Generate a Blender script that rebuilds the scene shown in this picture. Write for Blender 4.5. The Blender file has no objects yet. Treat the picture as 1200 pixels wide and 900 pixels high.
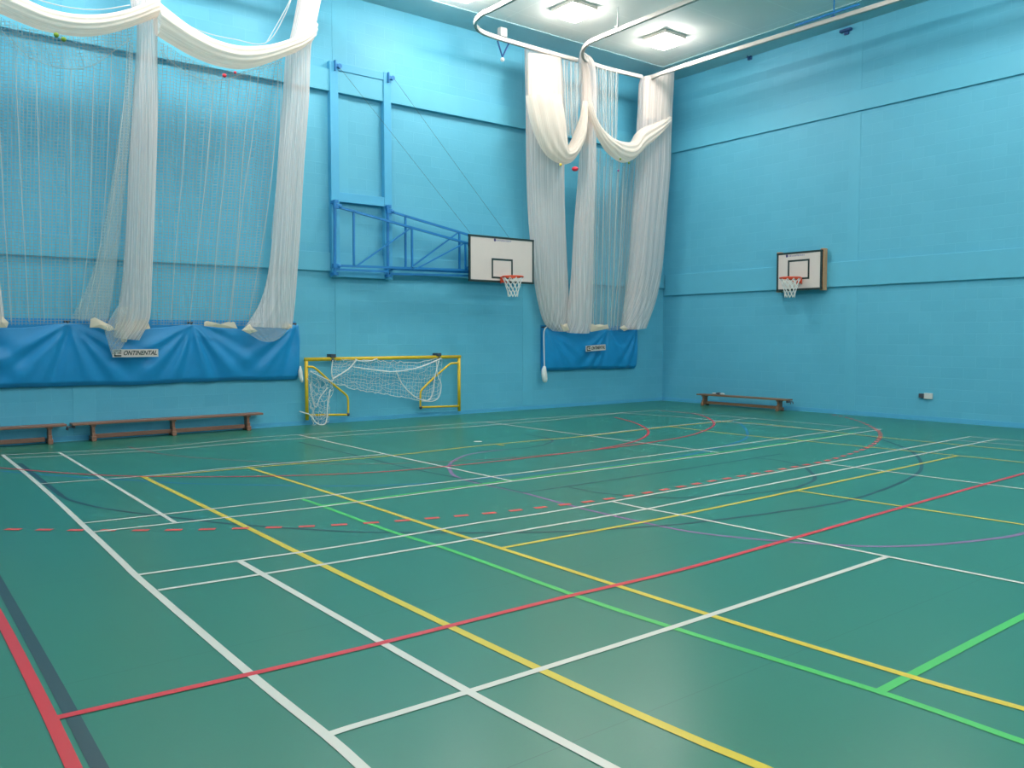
import bpy, math, random
import numpy as np
from mathutils import Vector, Matrix
random.seed(4); rng = np.random.RandomState(4)
S = bpy.context.scene
COL = S.collection

# ------------------------------------------------------------------ camera
# world: x runs along the left wall towards the corner, -y towards the camera, z up, metres
F_PX, YAW, PITCH, ROLL = 980.63, 0.90970, -0.05547, -0.0008
CAM = np.array([-1.5526, -14.1424, 1.7239])
fw = np.array([math.cos(PITCH)*math.cos(YAW), math.cos(PITCH)*math.sin(YAW), math.sin(PITCH)])
rt = np.array([math.sin(YAW), -math.cos(YAW), 0.0]); up = np.cross(rt, fw)
rt, up = rt*math.cos(ROLL)+up*math.sin(ROLL), -rt*math.sin(ROLL)+up*math.cos(ROLL)
cd = bpy.data.cameras.new('camera'); cam = bpy.data.objects.new('camera', cd); COL.objects.link(cam)
cd.sensor_fit = 'HORIZONTAL'; cd.sensor_width = 36; cd.lens = 36*F_PX/1200
cd.clip_start = 0.05; cd.clip_end = 200
m = Matrix.Identity(4)
for i in range(3):
    m[i][0], m[i][1], m[i][2], m[i][3] = rt[i], up[i], -fw[i], CAM[i]
cam.matrix_world = m
S.camera = cam

# ------------------------------------------------------------------ world, exposure
w = bpy.data.worlds.new('world'); S.world = w; w.use_nodes = True
w.node_tree.nodes['Background'].inputs[0].default_value = (0.6, 0.75, 0.9, 1)
w.node_tree.nodes['Background'].inputs[1].default_value = 0.0
S.view_settings.view_transform = 'Standard'; S.view_settings.look = 'None'
S.view_settings.gamma = 1; S.view_settings.use_curve_mapping = False
S.view_settings.exposure = 0.27
LAMP_W = 62.0          # radiance of the opal lamp panels
LAMP_COL = (1.0, 0.945, 0.885)

# room
XL, XR, YN, YF, H = -2.6, 15.75, -32.0, 1.39, 8.55
RZ, RY = 8.1, 0.46     # curtain rail height and distance line

# ------------------------------------------------------------------ a survey ray through the lens to a plane of the room
def ray(px, py):
    return fw + rt*((px-600)/F_PX) + up*((450-py)/F_PX)
def onz(px, py, z=0.0):
    d = ray(px, py); return CAM + d*((z-CAM[2])/d[2])
def ony(px, py, y):
    d = ray(px, py); return CAM + d*((y-CAM[1])/d[1])
def onx(px, py, x):
    d = ray(px, py); return CAM + d*((x-CAM[0])/d[0])
def A(px, py, off=0.0): return ony(px, py, YF-off)
def B(px, py, off=0.0): return onx(px, py, XR-off)
# nets hang from the rail (y=RY at RZ) down to the wall pouch (y=1.0 at z=1.9)
NS = (1.0-RY)/(1.9-RZ)
def N(px, py, fwd=0.0):
    d = ray(px, py)
    # y = RY + NS*(z-RZ) - fwd
    t = (RY + NS*(CAM[2]-RZ) - fwd - CAM[1])/(d[1]-NS*d[2])
    return CAM + d*t

def spline(P, n):
    """Catmull-Rom through points, n samples, near-uniform in arc length."""
    P = np.array(P, float)
    if len(P) == 2:
        t = np.linspace(0, 1, n)[:, None]; return P[0]*(1-t)+P[1]*t
    Q = np.vstack([2*P[0]-P[1], P, 2*P[-1]-P[-2]])
    out = []
    for i in range(len(P)-1):
        p0, p1, p2, p3 = Q[i:i+4]
        for t in np.linspace(0, 1, 16, endpoint=False):
            out.append(0.5*((2*p1)+(-p0+p2)*t+(2*p0-5*p1+4*p2-p3)*t*t+(-p0+3*p1-3*p2+p3)*t**3))
    out.append(P[-1]); out = np.array(out)
    s = np.r_[0, np.cumsum(np.linalg.norm(np.diff(out, axis=0), axis=1))]
    u = np.linspace(0, s[-1], n)
    return np.stack([np.interp(u, s, out[:, k]) for k in range(out.shape[1])], 1)

# ------------------------------------------------------------------ materials
def nodes(name):
    mt = bpy.data.materials.new(name); mt.use_nodes = True
    return mt, mt.node_tree, mt.node_tree.nodes['Principled BSDF']
def mat(name, col, rough=0.6, metal=0.0, spec=0.5, var=0.06, scale=6.0, bump=0.0):
    mt, nt, b = nodes(name)
    b.inputs['Roughness'].default_value = rough; b.inputs['Metallic'].default_value = metal
    b.inputs['Specular IOR Level'].default_value = spec
    tc = nt.nodes.new('ShaderNodeTexCoord'); no = nt.nodes.new('ShaderNodeTexNoise')
    no.inputs['Scale'].default_value = scale; no.inputs['Detail'].default_value = 4
    nt.links.new(tc.outputs['Object'], no.inputs['Vector'])
    mx = nt.nodes.new('ShaderNodeMix'); mx.data_type = 'RGBA'
    mx.inputs[6].default_value = (*[c*(1-var) for c in col], 1)
    mx.inputs[7].default_value = (*[min(1, c*(1+var)) for c in col], 1)
    nt.links.new(no.outputs['Fac'], mx.inputs[0]); nt.links.new(mx.outputs[2], b.inputs['Base Color'])
    if bump:
        bp = nt.nodes.new('ShaderNodeBump'); bp.inputs['Strength'].default_value = bump; bp.inputs['Distance'].default_value = 0.01
        nt.links.new(no.outputs['Fac'], bp.inputs['Height']); nt.links.new(bp.outputs[0], b.inputs['Normal'])
    return mt

WALLC = (0.100, 0.425, 0.590)
def wall_mat():
    mt, nt, b = nodes('painted_blockwork')
    uv = nt.nodes.new('ShaderNodeUVMap')
    br = nt.nodes.new('ShaderNodeTexBrick'); br.inputs['Scale'].default_value = 1
    br.inputs['Brick Width'].default_value = 0.45; br.inputs['Row Height'].default_value = 0.225
    br.inputs['Mortar Size'].default_value = 0.008; br.inputs['Mortar Smooth'].default_value = 0.6
    c = WALLC
    br.inputs['Color1'].default_value = (c[0]*.95, c[1]*.97, c[2]*.98, 1)
    br.inputs['Color2'].default_value = (c[0]*1.05, c[1]*1.02, c[2]*1.02, 1)
    br.inputs['Mortar'].default_value = (c[0]*1.15, c[1]*1.06, c[2]*1.04, 1)
    no = nt.nodes.new('ShaderNodeTexNoise'); no.inputs['Scale'].default_value = 0.6; no.inputs['Detail'].default_value = 6
    nt.links.new(uv.outputs[0], br.inputs['Vector']); nt.links.new(uv.outputs[0], no.inputs['Vector'])
    hs = nt.nodes.new('ShaderNodeHueSaturation')
    mr = nt.nodes.new('ShaderNodeMapRange'); mr.inputs[3].default_value = 0.94; mr.inputs[4].default_value = 1.06
    nt.links.new(no.outputs['Fac'], mr.inputs[0]); nt.links.new(mr.outputs[0], hs.inputs['Value'])
    nt.links.new(br.outputs['Color'], hs.inputs['Color']); nt.links.new(hs.outputs[0], b.inputs['Base Color'])
    bp = nt.nodes.new('ShaderNodeBump'); bp.inputs['Strength'].default_value = 0.35; bp.inputs['Distance'].default_value = 0.003
    n2 = nt.nodes.new('ShaderNodeTexNoise'); n2.inputs['Scale'].default_value = 30; nt.links.new(uv.outputs[0], n2.inputs['Vector'])
    ad = nt.nodes.new('ShaderNodeMath'); ad.operation = 'MULTIPLY_ADD'; ad.inputs[1].default_value = -1.0
    nt.links.new(br.outputs['Fac'], ad.inputs[0]); nt.links.new(n2.outputs['Fac'], ad.inputs[2])
    nt.links.new(ad.outputs[0], bp.inputs['Height']); nt.links.new(bp.outputs[0], b.inputs['Normal'])
    b.inputs['Roughness'].default_value = 0.55
    return mt
SEAM_OFF = 100-float(onz(750, 838)[1])
def floor_mat():
    mt, nt, b = nodes('green_sports_vinyl')
    tc = nt.nodes.new('ShaderNodeTexCoord')
    n1 = nt.nodes.new('ShaderNodeTexNoise'); n1.inputs['Scale'].default_value = 0.35; n1.inputs['Detail'].default_value = 5
    n2 = nt.nodes.new('ShaderNodeTexNoise'); n2.inputs['Scale'].default_value = 60; n2.inputs['Detail'].default_value = 3
    for n in (n1, n2): nt.links.new(tc.outputs['Object'], n.inputs['Vector'])
    mx = nt.nodes.new('ShaderNodeMix'); mx.data_type = 'RGBA'
    mx.inputs[6].default_value = (0.020, 0.160, 0.106, 1); mx.inputs[7].default_value = (0.024, 0.180, 0.120, 1)
    nt.links.new(n1.outputs['Fac'], mx.inputs[0])
    m2 = nt.nodes.new('ShaderNodeMix'); m2.data_type = 'RGBA'; m2.blend_type = 'MULTIPLY'; m2.inputs[0].default_value = 0.12
    nt.links.new(mx.outputs[2], m2.inputs[6]); nt.links.new(n2.outputs['Color'], m2.inputs[7])
    # sheet joints every two metres, running with the left wall
    sp = nt.nodes.new('ShaderNodeSeparateXYZ'); nt.links.new(tc.outputs['Object'], sp.inputs[0])
    md = nt.nodes.new('ShaderNodeMath'); md.operation = 'PINGPONG'; md.inputs[1].default_value = 1.0
    sh = nt.nodes.new('ShaderNodeMath'); sh.inputs[1].default_value = SEAM_OFF; nt.links.new(sp.outputs['Y'], sh.inputs[0]); nt.links.new(sh.outputs[0], md.inputs[0])
    lt = nt.nodes.new('ShaderNodeMath'); lt.operation = 'LESS_THAN'; lt.inputs[1].default_value = 0.0025
    nt.links.new(md.outputs[0], lt.inputs[0])
    m3 = nt.nodes.new('ShaderNodeMix'); m3.data_type = 'RGBA'; m3.inputs[7].default_value = (0.012, 0.11, 0.078, 1)
    nt.links.new(lt.outputs[0], m3.inputs[0]); nt.links.new(m2.outputs[2], m3.inputs[6])
    nt.links.new(m3.outputs[2], b.inputs['Base Color'])
    mr = nt.nodes.new('ShaderNodeMapRange'); mr.inputs[3].default_value = 0.28; mr.inputs[4].default_value = 0.31
    nt.links.new(n1.outputs['Fac'], mr.inputs[0]); nt.links.new(mr.outputs[0], b.inputs['Roughness'])
    b.inputs['Specular IOR Level'].default_value = 0.5
    return mt
def ceil_mat():
    mt, nt, b = nodes('ceiling_board')
    tc = nt.nodes.new('ShaderNodeTexCoord')
    br = nt.nodes.new('ShaderNodeTexBrick'); br.inputs['Scale'].default_value = 1; br.offset = 0
    br.inputs['Brick Width'].default_value = 2.4; br.inputs['Row Height'].default_value = 1.2
    br.inputs['Mortar Size'].default_value = 0.012
    br.inputs['Color1'].default_value = (0.80, 0.80, 0.76, 1); br.inputs['Color2'].default_value = (0.78, 0.785, 0.75, 1)
    br.inputs['Mortar'].default_value = (0.86, 0.86, 0.82, 1)
    nt.links.new(tc.outputs['Object'], br.inputs['Vector']); nt.links.new(br.outputs['Color'], b.inputs['Base Color'])
    b.inputs['Roughness'].default_value = 0.7
    return mt
def net_mat(name, col, a_lo, a_hi, streak=90.0, grid=False, thread=0.12):
    """Knotted netting: thread colour with real see-through between the threads. UV in metres."""
    mt, nt, b = nodes(name)
    nt.nodes.remove(b); out = nt.nodes['Material Output']
    uv = nt.nodes.new('ShaderNodeUVMap')
    df = nt.nodes.new('ShaderNodeBsdfDiffuse'); tl = nt.nodes.new('ShaderNodeBsdfTranslucent'); tr = nt.nodes.new('ShaderNodeBsdfTransparent')
    df.inputs[0].default_value = (*col, 1); tl.inputs[0].default_value = (*col, 1)
    m1 = nt.nodes.new('ShaderNodeMixShader'); m1.inputs[0].default_value = 0.35
    nt.links.new(df.outputs[0], m1.inputs[1]); nt.links.new(tl.outputs[0], m1.inputs[2])
    m2 = nt.nodes.new('ShaderNodeMixShader'); nt.links.new(tr.outputs[0], m2.inputs[1]); nt.links.new(m1.outputs[0], m2.inputs[2])
    sp = nt.nodes.new('ShaderNodeSeparateXYZ'); nt.links.new(uv.outputs[0], sp.inputs[0])
    def mth(op, a, bb=None, c=None):
        n = nt.nodes.new('ShaderNodeMath'); n.operation = op
        for i, v in enumerate((a, bb, c)):
            if v is None: continue
            if isinstance(v, (int, float)): n.inputs[i].default_value = v
            else: nt.links.new(v, n.inputs[i])
        return n.outputs[0]
    cb = nt.nodes.new('ShaderNodeCombineXYZ')
    nt.links.new(mth('MULTIPLY', sp.outputs[0], streak), cb.inputs[0]); nt.links.new(mth('MULTIPLY', sp.outputs[1], 0.25), cb.inputs[1])
    no = nt.nodes.new('ShaderNodeTexNoise'); no.inputs['Scale'].default_value = 1.0; no.inputs['Detail'].default_value = 3
    nt.links.new(cb.outputs[0], no.inputs['Vector'])
    mr = nt.nodes.new('ShaderNodeMapRange'); mr.inputs[1].default_value = 0.3; mr.inputs[2].default_value = 0.7
    mr.inputs[3].default_value = a_lo; mr.inputs[4].default_value = a_hi
    nt.links.new(no.outputs['Fac'], mr.inputs[0]); al = mr.outputs[0]
    if grid:
        gx = mth('LESS_THAN', mth('FRACT', mth('DIVIDE', sp.outputs[0], 0.05)), thread)
        gy = mth('LESS_THAN', mth('FRACT', mth('DIVIDE', sp.outputs[1], 0.05)), thread)
        al = mth('MULTIPLY', mth('MAXIMUM', gx, gy), al)
    nt.links.new(al, m2.inputs[0]); nt.links.new(m2.outputs[0], out.inputs['Surface'])
    return mt
def emit_mat(name, col, s):
    mt, nt, b = nodes(name)
    b.inputs['Base Color'].default_value = (0.9, 0.9, 0.88, 1)
    b.inputs['Emission Color'].default_value = (*col, 1); b.inputs['Emission Strength'].default_value = s
    return mt
def wood_mat(name, c1, c2):
    mt, nt, b = nodes(name)
    tc = nt.nodes.new('ShaderNodeTexCoord'); mp = nt.nodes.new('ShaderNodeMapping'); mp.inputs['Scale'].default_value = (2, 30, 30)
    no = nt.nodes.new('ShaderNodeTexNoise'); no.inputs['Scale'].default_value = 2; no.inputs['Detail'].default_value = 6
    nt.links.new(tc.outputs['Object'], mp.inputs[0]); nt.links.new(mp.outputs[0], no.inputs['Vector'])
    mx = nt.nodes.new('ShaderNodeMix'); mx.data_type = 'RGBA'; mx.inputs[6].default_value = (*c1, 1); mx.inputs[7].default_value = (*c2, 1)
    nt.links.new(no.outputs['Fac'], mx.inputs[0]); nt.links.new(mx.outputs[2], b.inputs['Base Color'])
    b.inputs['Roughness'].default_value = 0.45
    return mt

M = dict(
    wall=wall_mat(), floor=floor_mat(), ceiling=ceil_mat(),
    beam=mat('painted_concrete_beam', (0.104, 0.435, 0.600), 0.55, var=0.04, scale=3, bump=0.15),
    strip=mat('painted_ceiling_edge', (0.32, 0.53, 0.58), 0.6, var=0.03),
    skirt=mat('painted_skirting', (0.085, 0.40, 0.63), 0.45, var=0.04),
    frame=mat('pale_blue_painted_timber', (0.075, 0.40, 0.64), 0.45, var=0.04),
    steel=mat('blue_painted_steel', (0.008, 0.18, 0.47), 0.4, var=0.08),
    dsteel=mat('dark_blue_steel', (0.01, 0.06, 0.2), 0.4),
    wire=mat('steel_wire', (0.10, 0.16, 0.18), 0.5, 0.4),
    board=mat('white_board', (0.66, 0.57, 0.53), 0.45, var=0.03),
    black=mat('black_line', (0.012, 0.03, 0.03), 0.5),
    orange=mat('orange_steel', (0.75, 0.07, 0.02), 0.45),
    cord=mat('white_cord', (0.72, 0.72, 0.70), 0.8),
    grey=mat('grey_metal', (0.35, 0.36, 0.36), 0.5, 0.2),
    wood=wood_mat('varnished_wood', (0.20, 0.085, 0.055), (0.30, 0.14, 0.09)),
    wood2=wood_mat('worn_bench_wood', (0.16, 0.085, 0.045), (0.27, 0.15, 0.08)),
    tan=wood_mat('plain_timber', (0.45, 0.24, 0.12), (0.55, 0.32, 0.17)),
    yellow=mat('yellow_painted_steel', (0.72, 0.46, 0.015), 0.4, var=0.12, scale=12),
    vinyl=mat('blue_vinyl', (0.008, 0.26, 0.57), 0.45, var=0.05, scale=4, bump=0.1),
    net=net_mat('bunched_netting', (0.92, 0.83, 0.80), 0.34, 0.80, 110),
    swag=net_mat('rolled_netting', (0.88, 0.80, 0.72), 0.70, 0.95, 60),
    gauze=net_mat('gathered_netting', (0.84, 0.81, 0.76), 0.10, 0.42, 90),
    mesh=net_mat('square_mesh_netting', (0.66, 0.67, 0.66), 0.42, 0.62, 3, grid=True, thread=0.17),
    seam=net_mat('net_edge_cord', (0.75, 0.76, 0.74), 0.5, 0.62, 5),
    canvas=mat('cream_canvas', (0.72, 0.60, 0.47), 0.85),
    rail=mat('white_rail', (0.56, 0.51, 0.47), 0.4),
    lamp=emit_mat('lamp_diffuser', LAMP_COL, LAMP_W),
    lampbox=mat('white_lamp_housing', (0.62, 0.58, 0.52), 0.5),
    red=mat('red_plastic', (0.75, 0.03, 0.06), 0.5), green=mat('green_felt', (0.18, 0.28, 0.03), 0.9),
    yellowp=mat('yellow_plastic', (0.8, 0.55, 0.05), 0.5), purple=mat('purple_plastic', (0.3, 0.05, 0.2), 0.5),
    plastic=mat('white_plastic', (0.6, 0.6, 0.58), 0.4), darkp=mat('dark_plastic', (0.05, 0.06, 0.08), 0.5),
    ink=mat('dark_purple_print', (0.05, 0.04, 0.16), 0.5), fadeink=mat('faded_print', (0.30, 0.29, 0.42), 0.5),
)
def paint(name, col): return mat('floor_paint_'+name, col, 0.33, var=0.05, scale=3)
PT = dict(white=paint('white', (0.60, 0.575, 0.51)), yellow=paint('yellow', (0.60, 0.45, 0.018)), red=paint('red', (0.56, 0.016, 0.025)),
          dash=paint('coral', (0.66, 0.06, 0.04)), black=paint('black', (0.016, 0.045, 0.055)), green=paint('green', (0.06, 0.44, 0.085)),
          blue=paint('blue', (0.012, 0.15, 0.30)), purple=paint('purple', (0.20, 0.10, 0.22)), pink=paint('faded_red', (0.20, 0.10, 0.08)), grey=paint('worn_black', (0.016, 0.07, 0.07)))

# ------------------------------------------------------------------ mesh helpers
class MB:
    def __init__(s): s.v = []; s.f = []; s.uv = []
    def add(s, V, Fc, UV=None):
        o = len(s.v); s.v += [tuple(map(float, p)) for p in V]
        for k, f in enumerate(Fc):
            s.f.append(tuple(i+o for i in f))
            s.uv += [(UV[i] if UV is not None else (0, 0)) for i in f]
        return s
    def box(s, c, d, axes=None):
        c = np.array(c, float); ax = np.eye(3) if axes is None else np.array(axes, float)
        V = [c+ax[0]*x*d[0]/2+ax[1]*y*d[1]/2+ax[2]*z*d[2]/2 for x in (-1, 1) for y in (-1, 1) for z in (-1, 1)]
        return s.add(V, [(0, 1, 3, 2), (4, 6, 7, 5), (0, 4, 5, 1), (2, 3, 7, 6), (0, 2, 6, 4), (1, 5, 7, 3)])
    def b2(s, lo, hi):
        lo = np.minimum(lo, hi).astype(float) if False else np.array(lo, float); hi = np.array(hi, float)
        return s.box((lo+hi)/2, np.abs(hi-lo))
    def tube(s, P, r, n=8, closed=False, cap=True):
        P = np.array(P, float); k = len(P); rr = np.full(k, r) if np.isscalar(r) else np.array(r)
        if closed: T = np.roll(P, -1, 0)-np.roll(P, 1, 0)
        else: T = np.gradient(P, axis=0)
        T /= np.linalg.norm(T, axis=1)[:, None]+1e-12
        a = np.array([0, 0, 1.0]); 
        if abs(T[0] @ a) > .9: a = np.array([1.0, 0, 0])
        u = np.cross(T[0], a); u /= np.linalg.norm(u); V = []
        for i in range(k):
            u = u-T[i]*(u @ T[i]); u /= np.linalg.norm(u); w_ = np.cross(T[i], u)
            for j in range(n):
                q = 2*math.pi*j/n; V.append(P[i]+rr[i]*(math.cos(q)*u+math.sin(q)*w_))
        Fc = []
        for i in range(k if closed else k-1):
            for j in range(n):
                i2 = (i+1) % k
                Fc.append((i*n+j, i*n+(j+1) % n, i2*n+(j+1) % n, i2*n+j))
        if cap and not closed: Fc += [tuple(range(n))[::-1], tuple((k-1)*n+j for j in range(n))]
        return s.add(V, Fc)
    def bar(s, a, b, w_, h_):
        a = np.array(a, float); b = np.array(b, float); t = b-a; L = np.linalg.norm(t); t /= L
        z = np.array([0, 0, 1.0]);
        if abs(t @ z) > .95: z = np.array([0, 1.0, 0])
        y = np.cross(z, t); y /= np.linalg.norm(y); z = np.cross(t, y)
        return s.box((a+b)/2, (L, w_, h_), (t, y, z))
    def cyl(s, a, b, r, n=12): return s.tube([a, b], r, n)
    def sphere(s, c, r, sc=(1, 1, 1), n=12):
        V = []; Fc = []
        for i in range(n+1):
            th = math.pi*i/n
            for j in range(2*n):
                ph = math.pi*j/n
                V.append((c[0]+r*sc[0]*math.sin(th)*math.cos(ph), c[1]+r*sc[1]*math.sin(th)*math.sin(ph), c[2]+r*sc[2]*math.cos(th)))
        for i in range(n):
            for j in range(2*n):
                Fc.append((i*2*n+j, i*2*n+(j+1) % (2*n), (i+1)*2*n+(j+1) % (2*n), (i+1)*2*n+j))
        return s.add(V, Fc)
    def grid(s, G, UV=None, closed=False):
        G = np.array(G, float); a, b = G.shape[:2]
        V = G.reshape(-1, 3); U = None if UV is None else [tuple(x) for x in np.array(UV).reshape(-1, 2)]
        Fc = [(i*b+j, i*b+(j+1) % b, (i+1)*b+(j+1) % b, (i+1)*b+j) for i in range(a-1) for j in range(b if closed else b-1)]
        return s.add(V, Fc, U)
    def build(s, name, material, parent=None, smooth=False, bevel=0.0, solid=0.0, loc=None):
        me = bpy.data.meshes.new(name)
        o = bpy.data.objects.new(name, me); COL.objects.link(o)
        org = np.zeros(3)
        V = np.array(s.v)
        if parent is not None: org = np.array(parent.matrix_world.translation) if not parent.get('_org') else np.array(parent['_org'])
        elif loc is not None: org = np.array(loc, float)
        me.from_pydata([tuple(p) for p in (V-org)], [], s.f); me.validate(); 
        if any(u != (0, 0) for u in s.uv) and len(me.loops) == len(s.uv):
            ul = me.uv_layers.new(name='UVMap')
            ul.data.foreach_set('uv', [c for u in s.uv for c in u])
        me.materials.append(material)
        if smooth: me.polygons.foreach_set('use_smooth', [True]*len(me.polygons))
        me.update()
        if parent is not None: o.parent = parent
        elif loc is not None: o.location = loc
        o['_org'] = [float(x) for x in org]
        if bevel:
            md = o.modifiers.new('bevel', 'BEVEL'); md.width = bevel; md.segments = 2; md.limit_method = 'ANGLE'
        if solid:
            md = o.modifiers.new('solid', 'SOLIDIFY'); md.thickness = solid; md.offset = 0
        return o
def tag(o, label=None, cat=None, group=None, kind=None):
    if label: o['label'] = label
    if cat: o['category'] = cat
    if group: o['group'] = group
    if kind: o['kind'] = kind
    return o
def thing(name, loc, label, cat, group=None):
    o = bpy.data.objects.new(name, None); COL.objects.link(o)
    o.location = tuple(float(x) for x in loc); o['_org'] = [float(x) for x in loc]; o.empty_display_size = 0.2
    return tag(o, label, cat, group)
def struct(name, mb, m_, parent=None, **k):
    o = mb.build(name, m_, parent, **k); o['kind'] = 'structure'; return o
def letters(txt, origin, right, upv, size, material, parent, name='lettering', shear=0.0, width=None, depth=0.002):
    cu = bpy.data.curves.new('t', 'FONT'); cu.body = txt; cu.size = size; cu.shear = shear; cu.extrude = depth
    cu.align_x = 'CENTER'; cu.align_y = 'CENTER'; cu.offset = size*0.018
    t = bpy.data.objects.new('t', cu); COL.objects.link(t)
    bpy.context.view_layer.update()
    me = bpy.data.meshes.new_from_object(t.evaluated_get(bpy.context.evaluated_depsgraph_get()))
    bpy.data.objects.remove(t)
    co = np.zeros(len(me.vertices)*3); me.vertices.foreach_get('co', co); co = co.reshape(-1, 3)
    if width: co[:, 0] *= width/(co[:, 0].max()-co[:, 0].min())
    right = np.array(right, float); upv = np.array(upv, float); nn = np.cross(right, upv)
    W = np.array(origin)+co[:, :1]*right+co[:, 1:2]*upv+co[:, 2:]*nn-np.array(parent['_org'])
    me.vertices.foreach_set('co', W.ravel()); me.update(); me.materials.clear(); me.materials.append(material)
    o = bpy.data.objects.new(name, me); COL.objects.link(o); o.parent = parent; o['_org'] = parent['_org']
    # objects nested under a part need no offset: parts carry their parent's origin
    return o

# ------------------------------------------------------------------ room shell
fl = struct('floor', MB().b2((XL-.2, YN-.2, -.2), (XR+.2, YF+.2, 0)), M['floor'])
struct('ceiling', MB().b2((XL-.2, YN-.2, H), (XR+.2, YF+.2, H+.2)), M['ceiling'])
def slab_y(y0, y1, x0, x1, z0, z1):   # wall along x with metre UVs
    V = [(x, y, z) for y in (y0, y1) for x in (x0, x1) for z in (z0, z1)]
    return MB().add(V, [(0, 1, 3, 2), (4, 6, 7, 5), (0, 4, 5, 1), (2, 3, 7, 6), (0, 2, 6, 4), (1, 5, 7, 3)], [(v[0], v[2]) for v in V])
def slab_x(x0, x1, y0, y1, z0, z1):
    V = [(x, y, z) for x in (x0, x1) for y in (y0, y1) for z in (z0, z1)]
    return MB().add(V, [(0, 1, 3, 2), (4, 6, 7, 5), (0, 4, 5, 1), (2, 3, 7, 6), (0, 2, 6, 4), (1, 5, 7, 3)], [(v[1], v[2]) for v in V])
struct('wall_left', slab_y(YF, YF+.2, XL-.2, XR+.2, 0, H), M['wall'])
struct('wall_right', slab_x(XR, XR+.2, YN, YF, 0, H), M['wall'])
struct('wall_near', slab_x(XL-.2, XL, YN, YF, 0, H), M['wall'])
struct('wall_back', slab_y(YN-.2, YN, XL-.2, XR+.2, 0, H), M['wall'])
# concrete ring beams standing proud of the blockwork
struct('trim_1', MB().b2((XL, YF-.055, 3.05), (XR, YF, 3.42)), M['beam'], bevel=.006)
struct('trim_2', MB().b2((XL, YF-.10, 6.575), (XR, YF, 7.0)), M['beam'], bevel=.006)
struct('trim_3', MB().b2((XR-.05, YN, 2.85), (XR, YF-.10, 3.40)), M['beam'], bevel=.006)
struct('trim_4', MB().b2((XR-.05, YN, 6.625), (XR, YF-.10, 7.08)), M['beam'], bevel=.006)
# piers
k = 5
for x0, x1 in ((1.22, 1.56), (6.02, 6.34), (10.85, 11.15)):
    mb = MB()
    for z0, z1 in ((0.1, 3.05), (3.42, 6.575), (7.0, H)): mb.b2((x0, YF-.008, z0), (x1, YF, z1))
    struct('trim_%d' % k, mb, M['beam'], bevel=.004); k += 1
for y0 in (-4.24, -9.1):
    mb = MB()
    for z0, z1 in ((0.1, 2.85), (3.40, 6.625), (7.08, H)): mb.b2((XR-.008, y0, z0), (XR, y0+.26, z1))
    struct('trim_%d' % k, mb, M['beam'], bevel=.004); k += 1
# painted margin round the ceiling
struct('trim_%d' % k, MB().b2((XL, .52, H-.02), (XR, YF, H)), M['strip']); k += 1
struct('trim_%d' % k, MB().b2((14.68, YN, H-.02), (XR, .52, H)), M['strip']); k += 1
struct('baseboard_left', MB().b2((XL, YF-.015, 0), (XR-.015, YF, .085)), M['skirt'])
struct('baseboard_right', MB().b2((XR-.015, YN, 0), (XR, YF, .10)), M['skirt'])

# ------------------------------------------------------------------ court lines, painted on the floor (parts of the floor)
layer = {'blue': .0006, 'purple': .0009, 'grey': .0012, 'black': .0012, 'pink': .0015, 'green': .0018, 'yellow': .0024, 'dash': .0027, 'white': .003, 'red': .0033}
lname = {'white': 'white_court_line', 'yellow': 'yellow_court_line', 'red': 'red_court_line', 'dash': 'dashed_red_line', 'black': 'black_court_line',
         'green': 'green_court_line', 'blue': 'blue_court_line', 'purple': 'purple_court_line', 'pink': 'faded_red_line', 'grey': 'worn_black_line'}
LN = [0]
def cline(col, pts, wd=0.045, n=None, smooth=True):
    LN[0] += 1
    W = np.array([onz(*p)[:2] for p in pts])
    if smooth and len(W) > 2: C = spline(W, n or 8*len(W))
    else: C = W
    T = np.gradient(C, axis=0); T /= np.linalg.norm(T, axis=1)[:, None]; Nn = np.stack([-T[:, 1], T[:, 0]], 1)
    z = layer[col]+LN[0]*1e-5; lo = C-Nn*wd/2; hi = C+Nn*wd/2
    G = np.stack([np.c_[lo, np.full(len(C), z)], np.c_[hi, np.full(len(C), z)]], 1)
    o = MB().grid(G).build(lname[col], PT[col], fl)
    o['label'] = {'dash': 'coral red dashed paint line', 'pink': 'worn faint red paint line', 'grey': 'worn faint black paint line'}.get(col, col+' paint line')
    return o
WH = 0.042
W_ = lambda p, wd=WH: cline('white', p, wd)
W_([(2.7,533),(45,567.5),(104,622),(143,659),(165,680),(293,790),(382,861.7),(425,900),(470,941)], .05)
W_([(69,530),(137,571),(205,612.5)]); W_([(351,510),(452.5,532.5),(600,564)]); W_([(568.7,494.5),(688.7,510.7),(842.5,530.5)])
W_([(5,533.3),(180,524.3),(300,513),(400,506.5),(600,492.5),(770,481)]); W_([(10,537.3),(180,528),(300,517.5),(400,510.7),(600,496.3),(730,484)])
W_([(770,481),(860,488.7),(1033,503.2)]); W_([(728,484),(800,489),(860,495),(973,505)])
W_([(45,567.3),(166.7,558.3),(300,545.8),(422.5,535),(452,532)]); W_([(688.7,510.3),(785,499.3),(876,490.7)])
W_([(96,613.5),(300,590.8),(400,579),(600,555.8),(800,529.3),(860,521.8),(1006.7,501)])
W_([(106,624),(300,602.8),(400,591),(600,564.3),(800,537.7),(860,529.5),(1033,503.3)])
W_([(161.5,674),(400,640.3),(560,613),(646.7,600),(800,573.3),(860,562.8),(1137,511.8)])
W_([(185.5,692),(400,658.3),(622.5,620),(740,600),(800,588.3),(860,576),(1170,514.3)])
W_([(281,658),(400,726),(548.5,810.7),(716.7,900),(780,934)], .05)
W_([(384,861.5),(400,856),(550,810.7),(800,731.7),(1040,652.5)], .046)
W_([(717.5,588),(755,596),(800,604.3),(1040,652.5),(1200,684),(1300,705)]); W_([(968,543.5),(1200,573.3),(1300,586.5)])
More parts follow.
